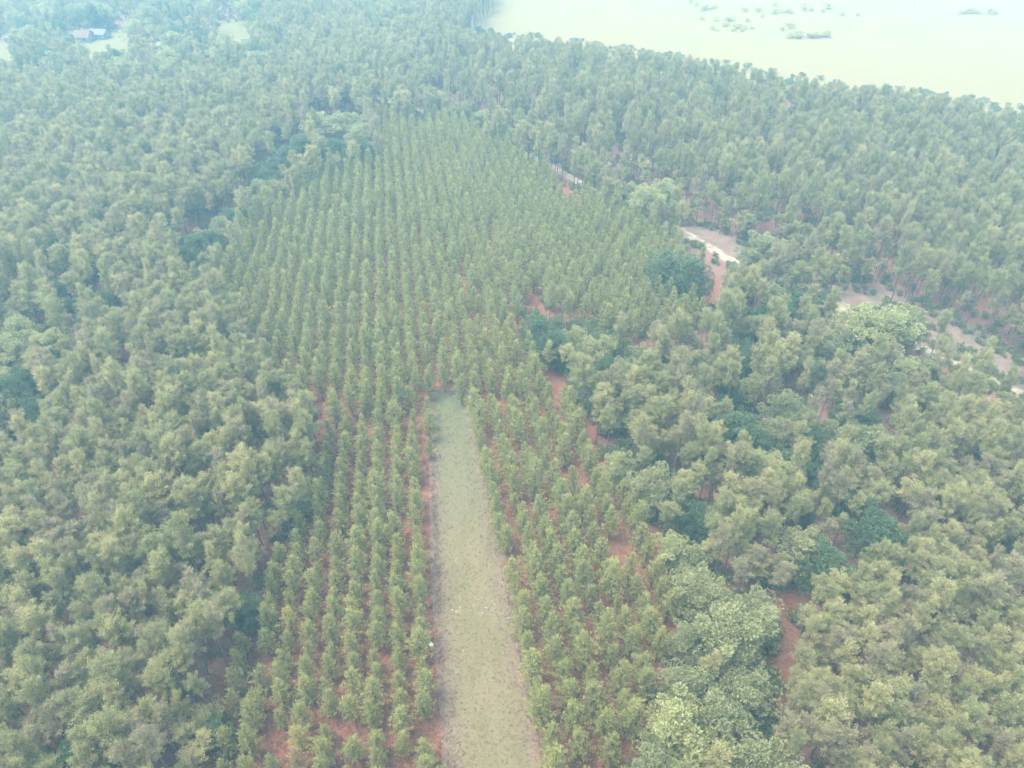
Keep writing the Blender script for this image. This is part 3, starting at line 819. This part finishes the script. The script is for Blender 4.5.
SOILP = [[(185, 620), (262, 620), (250, 790), (170, 790)], [(300, 430), (436, 400), (446, 800), (190, 800)], [(466, 400), (580, 420), (680, 640), (630, 800), (548, 800)], [(505, 325), (540, 285), (640, 320), (640, 350)], [(765, 590), (800, 590), (800, 700), (760, 768)]]
Q = []
for sp_ in SOILP:
    xs = [p[0] for p in sp_]; ys = [p[1] for p in sp_]
    for _ in range(int((max(xs) - min(xs)) * (max(ys) - min(ys)) / 7)):
        q = (r_.uniform(min(xs), max(xs)), r_.uniform(min(ys), max(ys)))
        if inside(*q, sp_): Q.append((*at(*q), .0))
Q = np.array(Q); Q = np.repeat(Q, 6, 0) + np.c_[r_.normal(0, .14, (len(Q) * 6, 2)), np.zeros(len(Q) * 6)]
V, Fc = blades(Q, np.array([0, 0, .7]) + r_.normal(0, .7, Q.shape) * np.array([1, 1, .2]), .30, .085, r_)
M['weeds'] = rough_mat('row_weeds', lambda nt, v: ramp(nt, noise(nt, .45, 5, .75, v), [(.36, (.22, .11, .07)), (.54, (.20, .15, .085)), (.68, (.11, .125, .05))]))
tag(link(bpy.data.objects.new('weeds', np_mesh('weeds', V, Fc, [M['weeds']]))), 'thin dry weeds and litter on the red soil between the rows', 'weeds', kind='stuff')

# ------------------------------------------------------------------ buildings at the far upper left
def box(acc, x0, x1, y0, y1, z0, z1):
    acc.add([(x0, y0, z0), (x1, y0, z0), (x1, y1, z0), (x0, y1, z0), (x0, y0, z1), (x1, y0, z1), (x1, y1, z1), (x0, y1, z1)],
            [(0, 3, 2, 1), (4, 5, 6, 7), (0, 1, 5, 4), (1, 2, 6, 5), (2, 3, 7, 6), (3, 0, 4, 7)])
def building(name, px, py, L, D, hw, hr, rz, wall, roof, label, cat, windows=2, chimney=False, porch=False):
    e = link(bpy.data.objects.new(name, None)); e.location = (*at(px, py), 0); e.rotation_euler = (0, 0, rz)
    tag(e, label, cat)
    a = Acc(); box(a, -L / 2, L / 2, -D / 2, D / 2, -.2, hw)
    n0 = len(a.V)
    a.add([(-L / 2, -D / 2, hw), (-L / 2, D / 2, hw), (-L / 2, 0, hw + hr - .05)], [(0, 2, 1)]); a.add([(L / 2, -D / 2, hw), (L / 2, D / 2, hw), (L / 2, 0, hw + hr - .05)], [(0, 1, 2)])
    link(bpy.data.objects.new('wall', a.mesh('wall', wall, False)), e)
    a = Acc(); o = .5; k = hr / (D / 2); th = .16
    for s in (-1, 1):
        y1 = s * (D / 2 + o); z1 = hw - o * k
        a.add([(-L / 2 - o, 0, hw + hr), (L / 2 + o, 0, hw + hr), (L / 2 + o, y1, z1), (-L / 2 - o, y1, z1), (-L / 2 - o, 0, hw + hr + th), (L / 2 + o, 0, hw + hr + th), (L / 2 + o, y1, z1 + th), (-L / 2 - o, y1, z1 + th)],
              [(0, 1, 2, 3), (4, 7, 6, 5), (2, 6, 7, 3), (0, 3, 7, 4), (1, 5, 6, 2)])
    rf = link(bpy.data.objects.new('roof', a.mesh('roof', roof, False)), e)
    if chimney:
        a = Acc(); box(a, L * .2, L * .2 + .8, .3, 1.1, hw + hr * .4, hw + hr + 1.0); link(bpy.data.objects.new('chimney', a.mesh('chimney', M['stone'], False)), rf)
    a = Acc(); box(a, -.5, .5, -D / 2 - .06, -D / 2 - .003, .05, 2.1); d_ = link(bpy.data.objects.new('door', a.mesh('door', M['door'], False)), e)
    a = Acc(); box(a, .34, .42, -D / 2 - .12, -D / 2 - .062, 1.0, 1.08); link(bpy.data.objects.new('handle', a.mesh('handle', M['trim'], False)), d_)
    for i in range(windows):
        cx = -L / 2 + L * (i + .5) / windows
        if abs(cx) < 1.3: cx += 2.0 if cx >= 0 else -2.0
        a = Acc(); box(a, cx - .7, cx + .7, -D / 2 - .04, -D / 2 - .003, .95, 2.05); w = link(bpy.data.objects.new('window', a.mesh('window', M['trim'], False)), e)
        a = Acc(); box(a, cx - .6, cx + .6, -D / 2 - .06, -D / 2 - .043, 1.05, 1.95); link(bpy.data.objects.new('pane', a.mesh('pane', M['glass'], False)), w)
    return e
building('house', 79, 41, 13.0, 9.0, 2.7, 2.2, .06, M['wall_pale'], M['roof_brown'], 'low pale house with a brown gable roof on the upper left lawn', 'house', 4, True)
building('house', 101, 38, 8.0, 7.0, 2.5, 1.7, -.12, M['wall_grey'], M['roof_grey'], 'smaller grey-blue house standing beside the brown-roofed house', 'house', 2)
building('shed', 147, 50, 4.6, 3.6, 2.1, .9, .2, M['wall_grey'], M['roof_white'], 'small white-roofed shed, nearer the brown-roofed house of the pair', 'shed', 0)
building('shed', 164, 49, 5.2, 3.8, 2.2, .9, -.1, M['wall_grey'], M['roof_white'], 'small white-roofed shed, farther from the houses of the pair', 'shed', 0)
building('shed', 285, 64, 4.2, 3.2, 2.0, .9, -.5, M['wall_pale'], M['roof_white'], 'low white metal shed alone at the edge of the left pine stand', 'shed', 0)
building('shed', 11, 41, 4.6, 3.4, 2.1, .9, .4, M['wall_pale'], M['roof_white'], 'tiny white-roofed shed near the upper left corner', 'shed', 0)

# ------------------------------------------------------------------ field shrubs
FS = [shrub_mesh(430 + i, M['leaf_field'], 1.6, 2.2, 420, .45, .28) for i in range(3)]
spots = [(786 + rng.uniform(-4, 44), 38 + rng.normal(0, 1.2)) for _ in range(16)] + [(rng.uniform(700, 790), 16 + rng.uniform(0, 16)) for _ in range(18)] + [(rng.uniform(740, 880), 4 + rng.uniform(0, 14)) for _ in range(16)] + [(960 + rng.uniform(0, 60), 14 + rng.normal(0, .8)) for _ in range(7)] + [(rng.uniform(690, 730), rng.uniform(3, 12)) for _ in range(6)]
for (px, py) in spots:
    x, y = at(px, py); s = rng.uniform(.7, 1.5)
    o = link(bpy.data.objects.new('field_shrub', FS[int(rng.integers(3))])); o.location = (x, y, 0); o.rotation_euler = (0, 0, rng.uniform(0, 6.28)); o.scale = (s * 1.2, s * 1.2, s)
    tag(o, unique('small hazy shrub out on the pale field', x, y, 1.2), 'shrub', 'shrubs dotted on the pale field')

# ------------------------------------------------------------------ small things on the ground
r_ = np.random.default_rng(11)
bm = bmesh.new(); bmesh.ops.create_icosphere(bm, subdivisions=3, radius=1)
for v in bm.verts:
    q = v.co.copy(); f = 1 + .12 * math.sin(5 * q.x + 2) * math.sin(4 * q.y + 1) + .06 * math.sin(11 * q.z + 7 * q.x)
    neck = 1 - .72 * max(0, (q.x - .62) / .38) ** .7 if q.x > .62 else 1
    v.co = Vector((q.x * .62 * (1.1 if q.x > .62 else 1), q.y * .36 * f * neck, max(-.16, q.z * .26 * f * neck) + .17))
me = bpy.data.meshes.new('sack'); bm.to_mesh(me); bm.free(); me.materials.append(M['white_cloth'])
o = link(bpy.data.objects.new('sack', me)); o.location = (*at(431, 645), 0); o.rotation_euler = (0, 0, -.9); o.scale = (.85, .85, .85)
tag(o, 'small bright white sack lying between the rows left of the grass strip', 'sack')
a = Acc(); bx, by = at(506, 619)
def br(p, q, r0, r1): a.add(*tube([p, ((p[0] + q[0]) / 2 + .1, (p[1] + q[1]) / 2 - .08, (p[2] + q[2]) / 2 + .12), q], [r0, (r0 + r1) / 2, r1], 6))
br((0, 0, .1), (2.4, .3, .25), .09, .04); br((.9, .12, .2), (1.6, 1.3, .5), .06, .02); br((1.5, .2, .22), (2.3, -.7, .3), .05, .02); br((1.3, .8, .36), (1.2, 1.6, .6), .03, .01); br((.4, .0, .14), (.2, .9, .4), .04, .015)
o = link(bpy.data.objects.new('fallen_branch', a.mesh('fallen_branch', M['dead_wood']))); o.location = (bx, by, 0.02)
tag(o, 'pale bare fallen branch at the right edge of the grass strip', 'branch')
for i, (px, py, s) in enumerate([(452, 610, .15), (456, 612, .10), (460, 608, .09), (486, 608, .13), (482, 613, .10), (463, 651, .11)]):
    bm = bmesh.new(); bmesh.ops.create_icosphere(bm, subdivisions=2, radius=1)
    for v in bm.verts: v.co = v.co * (1 + .18 * r_.normal()) ; 
    for v in bm.verts: v.co = Vector((v.co.x, v.co.y * .8, v.co.z * .5 + .3))
    me = bpy.data.meshes.new('stone'); bm.to_mesh(me); bm.free(); me.materials.append(M['stone'])
    o = link(bpy.data.objects.new('stone', me)); o.location = (*at(px, py), 0); o.scale = (s, s, s); o.rotation_euler = (0, 0, i)
    tag(o, ['largest pale stone at the left side of the strip\'s sandy patch', 'pale stone just right of the largest one on the sandy patch', 'smallest pale stone in the left sandy patch of the strip', 'pale stone in the middle of the strip by the bare ring', 'pale stone just below the bare ring on the strip', 'lone pale stone on the strip below the sandy patches'][i], 'stone', 'pale stones on the grass strip')

# ------------------------------------------------------------------ haze
HAZE = 0.00080
b = Acc(); box(b, -1520, 1520, -1420, 1620, -1.0, HCAM + 3)
m, nt, out = new_mat('haze')
pv = N(nt, 'ShaderNodeVolumePrincipled'); pv.inputs['Color'].default_value = (.44, .82, 1.0, 1); pv.inputs['Density'].default_value = HAZE; pv.inputs['Anisotropy'].default_value = .1
nt.links.new(pv.outputs[0], out.inputs['Volume'])
hz = link(bpy.data.objects.new('haze', b.mesh('haze', m, False))); hz['kind'] = 'stuff'; tag(hz, 'pale blue haze lying over the whole forest', 'haze', kind='stuff')

# ------------------------------------------------------------------ light, camera, render
SUN_EL, SUN_AZ = math.radians(68), math.radians(-100)      # azimuth measured from +Y towards +X: light comes from the left, a little beyond
wd = bpy.data.worlds.new('World'); S.world = wd; wd.use_nodes = True
nt = wd.node_tree; bg = nt.nodes['Background']
sky = nt.nodes.new('ShaderNodeTexSky'); sky.sky_type = 'NISHITA'; sky.sun_disc = False
sky.sun_elevation = SUN_EL; sky.sun_rotation = SUN_AZ; sky.dust_density = 3.0; sky.air_density = 1.0
hs = nt.nodes.new('ShaderNodeHueSaturation'); hs.inputs['Saturation'].default_value = .55; nt.links.new(sky.outputs[0], hs.inputs['Color']); nt.links.new(hs.outputs[0], bg.inputs[0]); bg.inputs[1].default_value = .15
ld = bpy.data.lights.new('sun', 'SUN'); ld.energy = 1.2; ld.angle = math.radians(30); ld.color = (1, .94, .80)
so = link(bpy.data.objects.new('sun', ld))
sd = Vector((math.sin(SUN_AZ) * math.cos(SUN_EL), math.cos(SUN_AZ) * math.cos(SUN_EL), math.sin(SUN_EL)))
so.rotation_euler = sd.to_track_quat('Z', 'Y').to_euler(); so.location = (-60, 20, 85)
cd = bpy.data.cameras.new('camera'); cd.sensor_width = 36; cd.lens = 36 * F / W; cd.clip_end = 5000; cd.clip_start = .5
co = link(bpy.data.objects.new('camera', cd)); co.location = (0, 0, HCAM); co.rotation_euler = (math.pi / 2 - PITCH, 0, 0)
S.camera = co
S.view_settings.view_transform = 'Standard'; S.view_settings.look = 'None'; S.view_settings.exposure = 2.08; S.view_settings.gamma = 1
S.view_settings.use_curve_mapping = False
S.cycles.use_denoising = True
S.cycles.max_bounces = 6; S.cycles.diffuse_bounces = 3; S.cycles.transmission_bounces = 3; S.cycles.volume_bounces = 2; S.cycles.glossy_bounces = 1
S.cycles.use_adaptive_sampling = True; S.cycles.adaptive_threshold = .02
